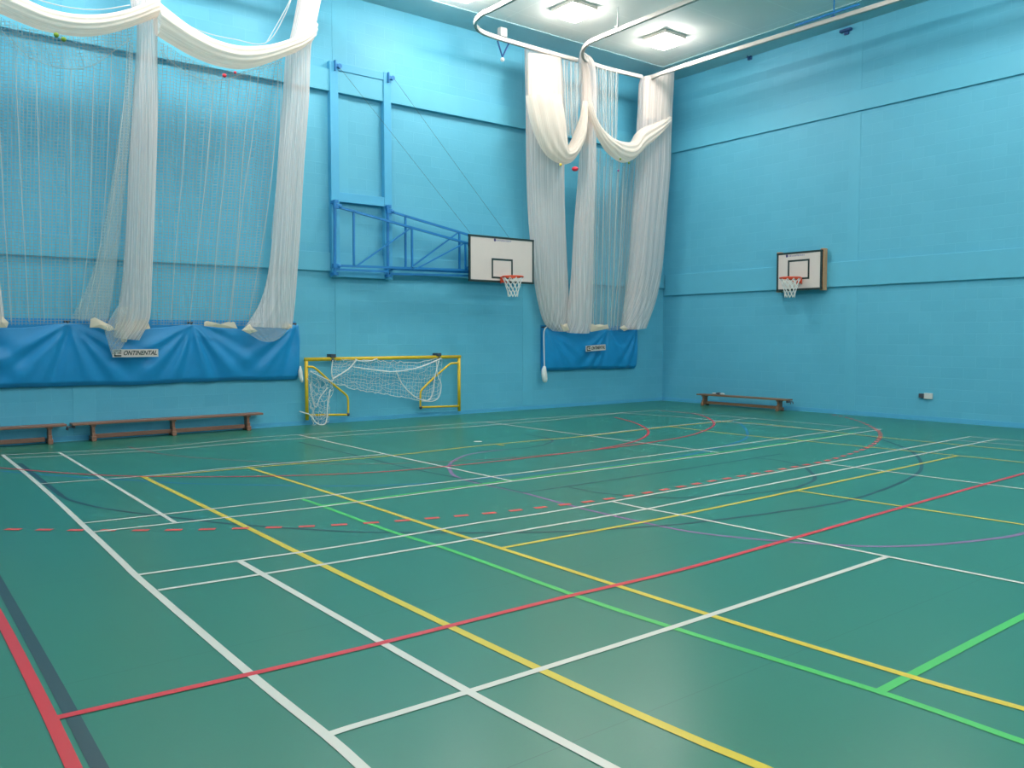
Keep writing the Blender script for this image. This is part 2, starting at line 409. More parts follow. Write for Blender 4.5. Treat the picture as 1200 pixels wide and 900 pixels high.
W_([(1137,512),(1200,517.3),(1300,526)]); W_([(1120,516),(1200,522.5),(1300,531)])
Y_ = lambda p, wd=.046: cline('yellow', p, wd)
Y_([(166.7,558.3),(287,617),(400,673),(640,788),(800,860.5),(895,900),(960,929)], .056)
Y_([(290,547.7),(405,583.8),(515,620),(586.7,642.7),(800,711),(1050,788),(1200,831),(1320,864)], .052)
Y_([(586.7,642.7),(710,620),(800,602.9),(933.3,575),(1121.7,534.3)]); Y_([(933.3,575),(1066.7,595),(1200,615),(1300,631)])
Y_([(785,500),(860,508.8),(940,516.5),(1121.7,534),(1200,542.3),(1300,553)]); Y_([(840,494),(900,497.5),(1032,512.5),(1200,528.3),(1300,537)])
Y_([(166.7,559.7),(300,547.6),(455,534.3),(560,522.7),(640,515.3),(688,511),(785,500),(860,493)]); Y_([(583,521),(591,522.3)])
cline('red', [(-40,655),(0,725),(50,823),(83,893),(97,922)], .058)
cline('black', [(-25,640),(0,685),(60,793),(113,893),(127,918)], .062)
cline('red', [(65,842),(400,765.5),(650,703),(800,667.5),(930,631),(1066.7,592),(1200,555),(1300,528)], .05)
RED2 = .045
cline('red', [(-40,546),(0,548.5),(83,555),(166.7,558.5),(300,558.5),(425,554.5),(515,547.5),(600,538.8)], RED2)
cline('red', [(600,538.8),(640,534),(697,527),(745,517),(760,506),(745,496),(720,489)], RED2)
cline('pink', [(150,523.3),(176.7,530),(233,536.7),(340,542.7),(440,543.7),(520,541),(600,536.5),(697,527.5)], .04)
cline('red', [(697,527.5),(760,519),(810,510),(836,499),(830,490),(810,484.5),(775,481.5)], RED2)
# dashed arc: fifteen centimetre dashes and gaps
dp = [(-60,620),(0,620.3),(100,621.5),(200,621.3),(300,618.8),(360,617),(440,612.5),(510.6,607),(579,601),(642,593.8),(697,587),(747,579.5),(789,572),(829,564.7),(882,555.7),(930.5,547.3),(970,539.7),(1005,529),(1022,521.5),(1031,513),(1029,505),(1010,495),(990,489),(973,485.7)]
DW = spline([onz(*p)[:2] for p in dp], 1500)
ds = np.r_[0, np.cumsum(np.linalg.norm(np.diff(DW, axis=0), axis=1))]
o0 = ds[np.argmin(np.linalg.norm(DW-onz(360,617)[:2], axis=1))]-.072
mb = MB(); q = o0 % .292-.292
while q < ds[-1]:
    a, b = max(0, q), min(ds[-1], q+.145)
    if b > a+.02:
        C = np.stack([np.interp(np.linspace(a, b, 4), ds, DW[:, i]) for i in (0, 1)], 1)
        T = np.gradient(C, axis=0); T /= np.linalg.norm(T, axis=1)[:, None]; Nn = np.stack([-T[:, 1], T[:, 0]], 1)
        z = np.full(4, layer['dash']); mb.grid(np.stack([np.c_[C-Nn*.035, z], np.c_[C+Nn*.035, z]], 1))
    q += .292
d_ = mb.build('dashed_red_line', PT['dash'], fl); d_['label'] = 'coral red dashed paint arc'
cline('blue', [(-40,548),(0,552),(83,558.5),(167,563.5),(233,567),(400,569.5),(500,566.5),(600,557.5),(720,545.5),(800,534.5),(866,517.5),(876,508),(868,497),(855,492)], .05)
cline('black', [(23,543),(45,560),(72,581)], .055); cline('black', [(72,581),(85,587),(127,596.7),(217,608),(283,615),(400,622.7),(467,624),(600,624.3),(700,621),(800,614.2)], .04)
cline('black', [(800,614.2),(900,601.7),(1000,585),(1066.7,560),(1080,545),(1066.7,528.3),(1033,515),(1015,511)], .045)
cline('grey', [(350,518),(412,532.5),(480,548.8),(540,561),(614,577.5)], .045); cline('grey', [(614,577.5),(665,570),(800,550),(915,532)], .04)
cline('grey', [(667,571),(702,577.5),(760,582.5),(810,583),(883,578.3),(933,571.7)], .04); cline('black', [(933,571.7),(955,561),(943,547)], .045); cline('grey', [(943,547),(915,540),(883,536.7)], .04)
cline('grey', [(560,528.8),(610,525.5),(635,522)], .04); cline('black', [(635,522),(647.5,517),(640,513)], .04); cline('grey', [(640,513),(615,508.8)], .04)
cline('purple', [(610,525.5),(587,527.5),(550,532.5),(528.5,542.5),(528,552.5),(537.5,560),(565,567.5),(612.5,577.5),(662.5,591),(710,602.5),(800,621.7),(883,631.7),(967,638),(1033,640.5),(1100,638),(1167,631),(1200,625),(1300,600)], .05)
cline('green', [(354,585),(377.5,593),(450,620),(533,646.7),(676.7,699),(800,739.5),(1030,811),(1200,870),(1320,910)], .052)
cline('green', [(1030,811),(1200,722),(1320,663)], .052)
cline('green', [(377,592.8),(600,562.6),(860,528),(1000,507.5)], .05)
mb = MB(); c = onz(560,517.5); mb.tube([(c[0], c[1], .0005), (c[0], c[1], .0035)], .07, 16)
mb.build('penalty_spot', PT['white'], fl)['label'] = 'white paint spot'

# ------------------------------------------------------------------ ceiling lamps
def lamp(x, y, z, label, grp):
    t = thing('ceiling_light', (x, y, H), label, 'ceiling light', grp)
    a = .34
    mb = MB()      # square steel tray, open below
    mb.b2((x-a, y-a, H-.05), (x+a, y+a, H-.005))
    for lo, hi in (((x-a, y-a, H-.075), (x-a+.03, y+a, H-.05)), ((x+a-.03, y-a, H-.075), (x+a, y+a, H-.05)), ((x-a+.03, y-a, H-.075), (x+a-.03, y-a+.03, H-.05)), ((x-a+.03, y+a-.03, H-.075), (x+a-.03, y+a, H-.05))):
        mb.b2(lo, hi)
    mb.build('housing', M['lampbox'], t)
    # pillow shaped opal diffuser bulging below the tray
    n = 10; G = []
    for i in range(n+1):
        r_ = []
        for j in range(n+1):
            u, v = 2*i/n-1, 2*j/n-1
            r_.append((x+u*(a-.035), y+v*(a-.035), H-.04-.19*(max(0, (1-u**6)*(1-v**6)))**.5))
        G.append(r_)
    MB().grid(G).build('diffuser', M['lamp'], t, smooth=True)
    return t
vis = {(10.35, -.95): 'square glowing ceiling light above the middle of the right-hand nets',
       (13.1, -.95): 'square glowing ceiling light nearest the room corner',
       (7.95, -.40): 'glowing ceiling light cut off by the top edge of the photo'}
for (x, y), l in vis.items(): lamp(x, y, H, l, 'ceiling lights in the row by the net rails')
for x in (-.2, 2.5, 5.2):
    lamp(x, -.75, H, 'square ceiling light of the row along the left wall, out of view', 'ceiling lights out of view')
for y in (-7.6, -14.2, -20.8, -27.4):
    for x in (-.2, 2.5, 5.2, 7.9, 10.4, 13.1):
        lamp(x, y, H, 'square ceiling light further back in the hall, out of view', 'ceiling lights out of view')

# ------------------------------------------------------------------ net rails
def rail(name, P, label, rods, n=90):
    C = spline([(p[0], p[1], RZ) for p in P], n)
    t = thing(name, (P[0][0], P[0][1], RZ), label, 'net rail', 'curtain rails for the nets')
    T = np.gradient(C, axis=0); T /= np.linalg.norm(T, axis=1)[:, None]; Nn = np.c_[-T[:, 1], T[:, 0], np.zeros(len(C))]
    w2, h2 = .035, .042; Z = np.array([0, 0, 1.])
    prof = [(-w2, -h2), (-w2, h2), (w2, h2), (w2, -h2), (w2*.35, -h2), (w2*.35, -h2*.5), (-w2*.35, -h2*.5), (-w2*.35, -h2)]
    G = np.stack([C+Nn*a+Z*b for a, b in prof], 1)
    MB().grid(G, closed=True).build('track', M['rail'], t)
    for (x, y) in rods:
        mb = MB().cyl((x, y, RZ+.04), (x, y, H), .014, 8); mb.b2((x-.04, y-.04, RZ+.04), (x+.04, y+.04, RZ+.06))
        mb.build('hanger_rod', M['steel'] if (x > 13) else M['grey'], t)
    return t
rail('net_rail', [(8.38,-14),(8.38,-6),(8.38,-1.12),(8.36,-.5),(8.5,-.02),(8.82,.3),(9.31,.41),(10.17,.44),(11.3,.46),(11.72,.46)],
     'white net rail that curves round furthest left under the ceiling', [(8.38,-4.2),(8.38,-9)])
rail('net_rail', [(11.1,-14),(11.1,-6),(11.1,-3.4),(11.1,-1.2),(11.15,-.5),(11.5,.05),(12.0,.38),(12.6,.46),(13.1,.44),(13.8,.40)],
     'white net rail curving round above the middle net bundle', [(11.06,-1.5),(11.1,-5),(11.1,-9)])
rail('net_rail', [(14.05,.42),(13.98,.0),(13.97,-.6),(13.98,-1.4),(14.06,-3.6),(14.15,-5.8),(14.2,-9),(14.25,-14)],
     'straight white net rail running beside the right wall', [(14.1,-4.55),(14.2,-9)])
rail('net_rail', [(5.65,-14),(5.65,-1.1),(5.63,-.5),(5.5,-.1),(5.2,.2)], 'white net rail holding up the left-hand nets, out of view', [(5.65,-4)])
rail('net_rail', [(-.4,.46),(2.0,.46),(3.6,.46),(5.6,.46)], 'white net rail along the left wall above the left-hand nets, out of view', [(1,.46),(4,.46)])
# blue strut on the straight rail
t = thing('rail_strut', (14.1, -4.5, RZ+.08), 'thin blue steel strut lying along the straight net rail by the right wall', 'strut')
MB().bar((onz(1007,5,RZ+.07)), (onz(932,30,RZ+.07)), .03, .04).build('bar', M['steel'], t)
# bracket with a pulley on the left rail
p = onz(594, 44, RZ); t = thing('pulley_bracket', p, 'small blue bracket with a white ball end hanging under the left net rail', 'bracket')
p = np.array([p[0], .44, RZ])
MB().b2(p+(-.09,-.06,.05), p+(.09,.06,.24)).build('housing', M['grey'], t, bevel=.01)
MB().tube([p+(-.13,0,-.05), p+(0,0,-.36)], .018, 6).tube([p+(.17,0,-.05), p+(0,0,-.36)], .018, 6).build('bracket_arm', M['dsteel'], t)
MB().sphere(p+(0,0,-.42), .045).build('ball_end', M['plastic'], t, smooth=True)
# small fittings at the head of the right wall
c = B(878, 62, .05); t = thing('wall_hook', c, 'small dark hook at the top of the right wall left of the pier', 'hook')
MB().b2(c+(0,-.05,-.16), c+(.05,.05,.12)).tube([c+(-.0,0,-.1), c+(-.06,0,-.14), c+(-.07,0,-.06)], .012, 6).build('hook', M['dsteel'], t)
c = B(990, 31, .1); t = thing('beam_clamp', c, 'small dark clamp on top of the pier of the right wall', 'clamp')
MB().b2((XR-.10, c[1]-.13, 8.40), (XR, c[1]+.13, 8.45)).b2((XR-.04, c[1]-.05, 8.34), (XR, c[1]+.05, 8.40)).build('clamp_plate', M['dsteel'], t)

# ------------------------------------------------------------------ hanging nets
def hang(L, R, depth=.30, pleats=17, amp=.09, n=64, rows=90, fwd=0.0, back=None):
    """A gathered net: pleated tube between a left and a right edge, hanging in the slanted net plane."""
    m_ = MB(); Lp = spline([N(*p, fwd) for p in L], rows); Rp = spline([N(*p, fwd) for p in R], rows)
    G = []; UV = []; ph = rng.rand(3)*6
    s = np.r_[0, np.cumsum(np.linalg.norm(np.diff((Lp+Rp)/2, axis=0), axis=1))]
    for i in range(rows):
        c = (Lp[i]+Rp[i])/2; h = (Rp[i]-Lp[i])/2; hw = np.linalg.norm(h)
        nd = np.array([h[1], -h[0], 0]); nn = np.linalg.norm(nd)
        t_ = (Lp[min(i+1, rows-1)]+Rp[min(i+1, rows-1)]-Lp[max(i-1, 0)]-Rp[max(i-1, 0)]); 
        nd = np.cross(t_, h); nd /= np.linalg.norm(nd)+1e-9
        if nd[1] > 0: nd = -nd
        row = []; uvr = []
        for j in range(n):
            th = 2*math.pi*j/n
            r = 1+amp*math.sin(pleats*th+ph[0]+.3*math.sin(s[i]*1.1+ph[1]))+.05*math.sin(5*th+s[i]*.8)
            row.append(c+h*math.cos(th)*min(1.06, .96*(.6+.4*r))+nd*min(depth, hw*1.1)*math.sin(th)*r)
            uvr.append((.02+j/n*hw*5, s[i]+.01))
        G.append(row); UV.append(uvr)
    m_.grid(G, UV, closed=True)
    return m_
def sheet(T, Bt, rows=60, cols=90, fold=.03, nf=7, fwd=0.0):
    """Flat net panel between a top edge and a bottom edge, softly folded."""
    Tp = spline([N(*p, fwd) for p in T], cols); Bp = spline([N(*p, fwd) for p in Bt], cols)
    u = np.r_[0, np.cumsum(np.linalg.norm(np.diff(Bp, axis=0), axis=1))]; wid = u[-1]
    G = np.zeros((rows, cols, 3)); UV = np.zeros((rows, cols, 2)); ph = rng.rand(4)*6
    for i in range(rows):
        t_ = i/(rows-1); P = Tp*(1-t_)+Bp*t_
        x = u/wid
        P = P+np.c_[0*x, -fold*(np.sin(nf*6.28*x+ph[0]+.6*t_)+.5*np.sin(nf*2.3*6.28*x+ph[1])), 0*x]
        G[i] = P; UV[i, :, 0] = u+.02*np.sin(3*t_)+.01; UV[i, :, 1] = P[:, 2]
    return MB().grid(G, UV)
def cordpts(P, n=30, fwd=.04): return spline([N(*p, fwd) for p in P], n)
def seam(P, parent, r=.011, name='net_cord', mt='seam', fwd=.05):
    mb = MB(); C = cordpts(P, 30, fwd); mb.tube(C, r, 6); mb.uv = [(random.random()+.1, .1) for _ in mb.uv]
    return mb.build(name, M[mt], parent, smooth=True)
GRP = 'white cricket nets gathered by the left wall'
# --- left group
t = thing('cricket_net', N(-20, 380), 'white cricket net gathered at the very left edge of the photo', 'net', GRP)
hang([(-40,-40),(-38,150),(-34,290),(-26,383)], [(-8,-40),(-6,150),(-3,290),(6,378)]).build('net_bundle', M['net'], t, smooth=True)
t = thing('cricket_net', N(160, 390), 'white cricket net gathered between the two blue mesh panels on the left', 'net', GRP)
hang([(152,-60),(153,0),(160,25),(160,60),(157,100),(154,150),(151,200),(149,250),(146,300),(142,340),(137,370),(133,395)],
     [(184,-60),(184,0),(184,60),(184,150),(182,220),(180,280),(178,330),(177,360),(174,378),(163,398)], .22).build('net_bundle', M['net'], t, smooth=True)
hang([(137,360),(128,375),(122,385),(126,400),(131,416)], [(158,360),(156,375),(152,388),(146,402),(138,415)], .08, rows=30, fwd=.1).build('net_tail', M['gauze'], t, smooth=True)
hang([(-40,-24),(-20,-20),(0,-14),(33,1),(55,10),(83,16),(110,17),(135,14),(160,7),(185,-4)],
     [(-40,0),(-20,7),(0,16),(25,27),(50,36),(75,41),(100,43),(125,40),(150,33),(185,20)], .22, pleats=11, amp=.06, fwd=.18).build('net_swag', M['swag'], t, smooth=True)
hang([(151,50),(147,100),(140,150),(131,210),(122,260),(108,320),(84,374)], [(156,50),(155,100),(152,150),(147,210),(142,260),(136,320),(128,377)], .10, pleats=7, rows=50, fwd=-.02).build('loose_fold', M['gauze'], t, smooth=True)
sheet([(-30,0),(20,28),(75,40),(120,38),(160,25)], [(-30,382),(20,381),(75,380),(120,380),(150,381)]).build('mesh_panel', M['mesh'], t, smooth=True)
sheet([(-30,2),(20,30),(75,42),(120,40),(158,28)], [(-10,30),(15,47),(42,72),(83,80),(112,74),(150,46)][:1]+[(15,58),(42,72),(83,80),(112,74),(156,46)], rows=14, fwd=.1).build('roof_mesh', M['mesh'], t, smooth=True)
for P in ([(17,50),(24,200),(29,290),(34,377)], [(42,72),(46,200),(48,290),(52,377)], [(83,80),(83,290),(84,377)], [(110,75),(107,200),(103,290),(92,375)],
          [(131,60),(125,200),(117,290),(100,374)], [(150,45),(145,120),(134,220),(123,300),(107,374)], [(-2,120),(5,250),(13,377)]):
    seam(P, t, .0065)
seam([(2,36),(15,48),(40,70),(83,81),(112,75),(130,62),(152,46)], t, .007, name='hem_cord')
seam([(20,-30),(35,-6),(60,4),(90,10),(120,11),(152,6)], t, .009, name='hem_cord')
t = thing('cricket_net', N(330, 385), 'white cricket net gathered beside the blue frame with hem strings above', 'net', GRP)
hang([(358,-60),(350,0),(341,45),(336,65),(333,110),(329,160),(325,220),(321,270),(315,320),(305,355),(288,382)],
     [(390,-60),(375,0),(370,25),(366,45),(363,60),(361,120),(355,200),(350,280),(347,320),(345,350),(342,384)], .24).build('net_bundle', M['net'], t, smooth=True)
hang([(292,378),(284,386),(292,392),(305,399),(315,401)], [(330,378),(340,382),(336,388),(328,396),(320,400)], .1, rows=24, fwd=.1).build('net_tail', M['gauze'], t, smooth=True)
hang([(184,2),(200,15),(220,30),(245,44),(270,52),(290,54),(315,52),(340,45),(360,36),(369,26)],
     [(184,42),(200,52),(225,66),(250,76),(275,81),(295,80),(315,74),(335,66),(350,60),(364,50)], .24, pleats=11, amp=.06, fwd=.2).build('net_swag', M['swag'], t, smooth=True)
sheet([(184,45),(225,70),(275,84),(310,75),(332,66)], [(178,381),(210,381),(240,381),(270,382),(300,382)]).build('mesh_panel', M['mesh'], t, smooth=True)
sheet([(184,45),(225,70),(275,84),(310,77),(332,68)], [(186,62),(222,95),(262,98),(300,86),(330,74)], rows=10, fwd=.1).build('roof_mesh', M['mesh'], t, smooth=True)
for P in ([(220,96),(214,200),(207,280),(200,378)], [(250,98),(242,200),(233,280),(222,378)], [(268,92),(263,200),(255,280),(248,378)],
          [(303,85),(296,160),(287,220),(279,290),(270,378)], [(326,75),(324,140),(317,220),(305,300),(292,370)], [(330,80),(327,180),(318,280)], [(294,88),(285,180),(277,300),(268,378)]):
    seam(P, t, .0065)
seam([(188,58),(205,76),(235,92),(262,94),(290,84),(330,72)], t, .007, name='hem_cord')
seam([(187,3),(210,24),(240,38),(275,46),(312,50),(335,15),(347,-20)], t, .008, name='hem_cord')
seam([(312,50),(325,28),(338,4),(346,-14)], t, .008, name='hem_cord')
# cream canvas hems showing above the pouch
def hem(P, parent, fwd=.16):
    P = [N(*p, fwd) for p in P]; n = len(P); c = sum(P)/n
    V = []
    for d in (0, .015):
        V += [p+np.array([0, -d, 0]) for p in P]
    V += [c+np.array([0, -.035, 0])]
    Fc = [(i, (i+1) % n, n+(i+1) % n, n+i) for i in range(n)]+[(n+i, n+(i+1) % n, 2*n) for i in range(n)]+[tuple(range(n))[::-1]]
    return MB().add(V, Fc).build('canvas_hem', M['canvas'], parent)
tm = bpy.data.objects['cricket_net.001']; tr_ = bpy.data.objects['cricket_net.002']; tl_ = bpy.data.objects['cricket_net']
hem([(106,374),(111,372),(113,373),(131,382),(134,386),(127,388),(116,384),(105,384)], tm, .1)
hem([(137,378),(172,374),(176,385),(160,388),(150,393),(148,401),(142,401),(141,390),(134,386)], tm, .02)
hem([(239,378),(242,376),(244,379),(262,380),(268,377),(271,379),(274,377),(278,385),(258,384),(239,382)], tr_, .12)
hem([(283,387),(292,380),(296,384),(302,388),(292,391)], tr_, .14); hem([(330,380),(337,378),(342,382),(338,386),(330,385)], tr_, .14)
hem([(-4,372),(2,370),(10,378),(8,384),(-4,384)], tl_, .14)
# --- right group
t = thing('cricket_net', N(650, 380), 'wide white cricket net gathered left of the corner next to the backboard', 'net', GRP)
hang([(614.5,57),(615,90),(616,130),(617,200),(620,262),(626,324),(631,355),(638,378),(648,388)],
     [(657,66),(659,90),(661,130),(661,200),(662.5,262),(665.5,335),(666,365),(665,382),(664,388)], .16, pleats=19, fwd=-.2).build('net_bundle', M['net'], t, smooth=True)
hang([(618,62),(618,90),(618,120)], [(657,68),(658,90),(659,120)], .10, pleats=15, rows=16, fwd=.02).build('gathered_top', M['swag'], t, smooth=True)
hang([(616,112),(621,140),(630,165),(643,184),(660,193),(670,188),(680,170),(686,145),(688,120)],
     [(656,112),(660,132),(663,158),(664,172),(666,173),(670,168),(676,155),(681,138),(684,118)], .20, pleats=11, amp=.06, fwd=.2).build('net_swag', M['swag'], t, smooth=True)
sheet([(659,69),(665,71),(680,74)], [(664,155),(668,160),(676,150)], rows=24, cols=40, fold=.05, nf=4).build('mesh_panel', M['gauze'], t, smooth=True)
for P in ([(661,70),(664,160)], [(669,72),(671,165)], [(676,74),(676,150)]): seam(P, t, .014)
t = thing('cricket_net', N(680, 385), 'narrow white cricket net hanging middle of the three by the corner', 'net', GRP)
hang([(680.5,59),(681.5,80),(683,120),(683,160),(681,200),(675,262),(671,324),(666,370),(666,390)],
     [(683,61),(693,72),(696,100),(696,150),(695,200),(693.5,278),(692.5,331),(691,375),(688,390)], .22, pleats=11).build('net_bundle', M['net'], t, smooth=True)
hang([(682,62),(683,90),(684,130),(684,170)], [(684,62),(691,90),(693,130),(692,170)], .1, pleats=9, rows=24, fwd=.02).build('gathered_top', M['swag'], t, smooth=True)
hang([(692,118),(700,142),(712,158),(725,165),(742,165),(750,152),(766,144),(784,136)],
     [(686,122),(697,152),(711,176),(725,189),(738,189),(755,174),(770,160),(783,146)], .20, pleats=11, amp=.06, fwd=.2).build('net_swag', M['swag'], t, smooth=True)
sheet([(697,78),(710,80),(723,83)], [(700,150),(712,162),(722,167)], rows=24, cols=50, fold=.05, nf=5).build('mesh_panel', M['gauze'], t, smooth=True)
for P in ([(700,79),(702,150)], [(705.5,80),(707,156)], [(710,81),(711,160)], [(716,82),(717,163)], [(722,84),(721,166)]): seam(P, t, .014)
t = thing('cricket_net', N(745, 385), 'white cricket net gathered nearest the room corner', 'net', GRP)
hang([(753,90),(750,100),(749,130),(747,165),(746.5,200),(742,262),(737,324),(731,370),(729,386)],
     [(788,82),(787.5,100),(786,130),(785,165),(784,200),(779,262),(774.5,309),(766.7,349),(754,384)], .26, pleats=17).build('net_bundle', M['net'], t, smooth=True)
hang([(755,90),(754,110),(753,140)], [(786,84),(785,110),(784,138)], .12, pleats=15, rows=16, fwd=.02).build('gathered_top', M['swag'], t, smooth=True)
sheet([(693,170),(710,180),(727,190),(747,180)], [(690,385),(705,386),(718,387),(732,386)], rows=40, cols=60, fold=.05, nf=5).build('mesh_panel', M['gauze'], t, smooth=True)
for P in ([(700,190),(697,300),(695,384)], [(708,195),(706,300),(703,384)], [(716,195),(712,384)], [(724,198),(716,384)], [(731,195),(726,300),(719,384)]): seam(P, t, .012)
hem([(689,382),(692,379),(697,381),(702,380),(708,381),(712,380),(713,385),(703,387),(692,389)], t, .12)
hem([(726,384),(731,381),(736,386),(731,388)], t, .16)
hem([(656,379),(659,381),(664,379),(667,387),(660,388)], t, .3)

# ------------------------------------------------------------------ balls and a bib caught in the nets
def ball(px, py, r, m_, label, sc=(1, 1, 1), name='ball', cat='ball'):
    c = N(px, py, .45); o = MB().sphere((0, 0, 0), r, sc).build(name, m_, smooth=True); o.location = tuple(c)
    return tag(o, label, cat, 'balls caught in the nets')
ball(66, 41, .036, M['green'], 'upper left of two green balls caught below the left net swag')
ball(74.5, 46, .036, M['green'], 'lower right of two green balls caught below the left net swag')
ball(263, 88.5, .034, M['red'], 'bigger red ball at the sag of the net next to the blue frame')
ball(275.5, 85, .024, M['red'], 'smaller red ball right of the other under the second net swag')
ball(674, 198, .075, M['red'], 'large pink-red ball at the bottom of the left swag by the corner', (1, 1, .7))
ball(657, 193, .03, M['yellowp'], 'small yellow ball left of the large pink-red ball')
ball(727, 186.5, .026, M['green'], 'small green ball on the sag of the corner net, left of its twin')
ball(737, 191, .026, M['green'], 'small green ball on the sag of the corner net, right of its twin')
ball(724.5, 200, .024, M['purple'], 'small purple ball below the green balls at the corner net')

# ------------------------------------------------------------------ blue vinyl pouches on the left wall
def pouch(label, x0, x1, zt, zb, hooks, sag, belly, folds, loc):
    t = thing('net_pouch', loc, label, 'net pouch', 'blue vinyl pouches that hold the net ends')
    yb = YF-.012
    MB().b2((x0, yb-.02, zb+.05), (x1, yb, zt+.06)).build('back_sheet', M['vinyl'], t)
    nx, nz = 260, 60; G = np.zeros((nz, nx, 3))
    for j in range(nx):
        x = x0+(x1-x0)*j/(nx-1)
        # top edge drops between neighbouring hooks
        hs = sorted(hooks); l = max([h for h in hs if h <= x+1e-6] or [hs[0]-1.6]); r = min([h for h in hs if h >= x-1e-6] or [hs[-1]+1.6])
        f = 0 if r-l < 1e-6 else (x-l)/(r-l); dip = sag*4*f*(1-f)
        top = zt-dip; bot = zb+.010*math.sin(x*2.1)+.006*math.sin(x*5)
        for i in range(nz):
            v = i/(nz-1); z = top*(1-v)+bot*v
            d = .12+belly*math.sin(math.pi*min(1, .15+v*.85))**.8+dip*.2*(1-v)
            if v > .93: d -= (v-.93)/.07*.06
            for (hx, ang, wd, am) in folds:
                dx, dz = x-hx, zt-z
                rr = math.hypot(dx, dz); a0 = math.radians(ang)
                s_ = dx*math.cos(a0)-dz*math.sin(a0); along = dx*math.sin(a0)+dz*math.cos(a0)
                if along > 0:
                    ww = wd*(.35+along*.9)
                    env = math.exp(-(along/1.3)**4)*min(1, along*3)
                    d += am*env*math.exp(-(s_/ww)**2)
                    d -= am*.8*env*math.exp(-((s_-1.6*ww)/ww)**2)
            G[i, j] = (x, YF-d, z)
    o = MB().grid(G).build('front_sheet', M['vinyl'], t, smooth=True, solid=.006)
    # closed ends
    for j in (0, nx-1):
        E = np.stack([G[:, j], np.c_[G[:, j, 0], np.full(nz, yb-.02), G[:, j, 2]]], 1)
        MB().grid(E).build('end_gusset', M['vinyl'], t, solid=.006)
    for h in hooks:
        mb = MB().b2((h-.035, YF-.14, zt-.03), (h+.035, YF-.03, zt+.03)).sphere((h, YF-.15, zt), .022)
        mb.build('hook', M['darkp'], t)
    return t, o, G
def logo(t, px0, py0, px1, py1, off, tilt, txt, faint=False):
    a = A(px0, py0, off); b = A(px1, py1, off); c = (a+b)/2; wd = abs(b[0]-a[0]); ht = abs(a[2]-b[2])
    r = np.array([math.cos(tilt), 0, math.sin(tilt)]); u = np.array([-math.sin(tilt), 0, math.cos(tilt)]); n = np.array([0, -1., 0])
    pl = MB().box(c, (wd, .008, ht), (r, -n, u)).build('logo_patch', M['board'], t); pl['label'] = 'white logo patch with dark lettering'
    c2 = c+np.array([0, -.0062, 0]); z = ht*.62
    # boxed C emblem at the left end, then the rest of the word
    e = c2-r*(wd/2-ht*.66)
    mb = MB()
    for dx, dz, bw, bh in ((-.38, 0, .17, .74), (0, .31, .80, .16), (0, -.31, .80, .16), (.18, .02, .42, .14)):
        mb.box(e+r*dx*ht+u*dz*ht, (bw*ht, .004, bh*ht), (r, -n, u))
    mb.build('emblem', M['black'], pl)
    letters(txt, c2+r*ht*.52, r, u, ht*.80, M['black'], pl, shear=.35, width=wd-ht*1.5)
z_t = 1.98
folds = []
hk = [A(80, 381, .2)[0], A(225, 381, .2)[0], A(347, 380, .2)[0]]
for h in [hk[0]-1.9]+hk:
    for ang in (-58, -40, -24, 20, 38, 56): folds.append((h, ang+rng.uniform(-5, 5), .09, .028+.015*rng.rand()))
x0, x1 = A(-60, 400, .2)[0]-1.0, A(351, 400, .2)[0]
t, o, G = pouch('long blue vinyl pouch on the left wall under the left-hand nets', x0, x1, z_t, .92, [hk[0]-1.9]+hk, .10, .06, folds, (3, YF, .9))
logo(t, 131.5, 409.5, 185.5, 418, .345, .0, 'ONTINENTAL')
hk2 = [A(641, 384, .2)[0], A(712, 384, .2)[0], A(747, 384, .2)[0]]
f2 = [(hk2[0], 40, .10, .04), (hk2[0], 24, .09, .028), (hk2[0], 58, .09, .028), (hk2[1], -34, .10, .04), (hk2[1], -18, .09, .028), (hk2[1], -52, .09, .028), (hk2[1], 36, .09, .024), (hk2[2], -20, .09, .028), (hk2[2], -42, .09, .022)]
t, o, G = pouch('short blue vinyl pouch on the left wall near the corner', A(639.5, 400, .2)[0], A(748, 400, .2)[0], 1.96, .92, hk2, .10, .06, f2, (13, YF, .9))
logo(t, 686.5, 404.5, 709.5, 411, .345, .05, 'ONTINENTAL')
# net end hanging out of the pouch
c = A(638, 430, .22); t = thing('net_weight', c, 'white net end hanging in a tuft left of the short blue pouch', 'net end')
MB().tube(spline([A(641, 383, .17), A(637.5, 388, .22), A(637.5, 410, .22), A(638, 430, .22)], 12), .015, 6).build('cord', M['cord'], t)
C = spline([A(638, 429, .22), A(637.5, 435, .22), A(638, 441, .22), A(639, 448, .22)], 14); MB().tube(C, [.03,.04,.05,.058,.062,.066,.068,.07,.07,.068,.066,.06,.055,.03], 9).build('tuft', M['canvas' if False else 'cord'], t, smooth=True)
c = A(353, 440, .2); t = thing('net_weight', c, 'white net end dangling between the long pouch and the goal post', 'net end')
C = spline([A(352, 429, .2), A(352, 436, .2), A(352.5, 442, .2), A(354, 448, .2)], 12); MB().tube(C, [.015,.02,.03,.04,.045,.045,.045,.045,.045,.04,.03,.02], 8).build('tuft', M['cord'], t, smooth=True)

# ------------------------------------------------------------------ swing-out basketball frame
t = thing('basketball_hoop', (6.6, YF, 2.92), 'swing-out basketball hoop on blue steel arms beside a tall blue wall frame', 'basketball hoop', 'basketball hoops on the walls')
zb_, zt_ = 2.93, 7.16
xl, xr = A(388, 200, .13)[0]+.0, A(450.5, 200, .13)[0]
PW = .175; PD = .13
for x in (xl, xr): MB().b2((x, YF-PD-.0, zb_), (x+PW, YF-.0, zt_)).build('wall_post', M['frame'], t, bevel=.006)
for z0, z1, nm in ((7.0, 7.15, 'cross_rail'), (4.43, 4.62, 'cross_rail'), (2.94, 3.06, 'cross_rail')):
    MB().b2((xl+PW, YF-PD+.01, z0), (xr, YF-.03, z1)).build(nm, M['frame'], t, bevel=.005)
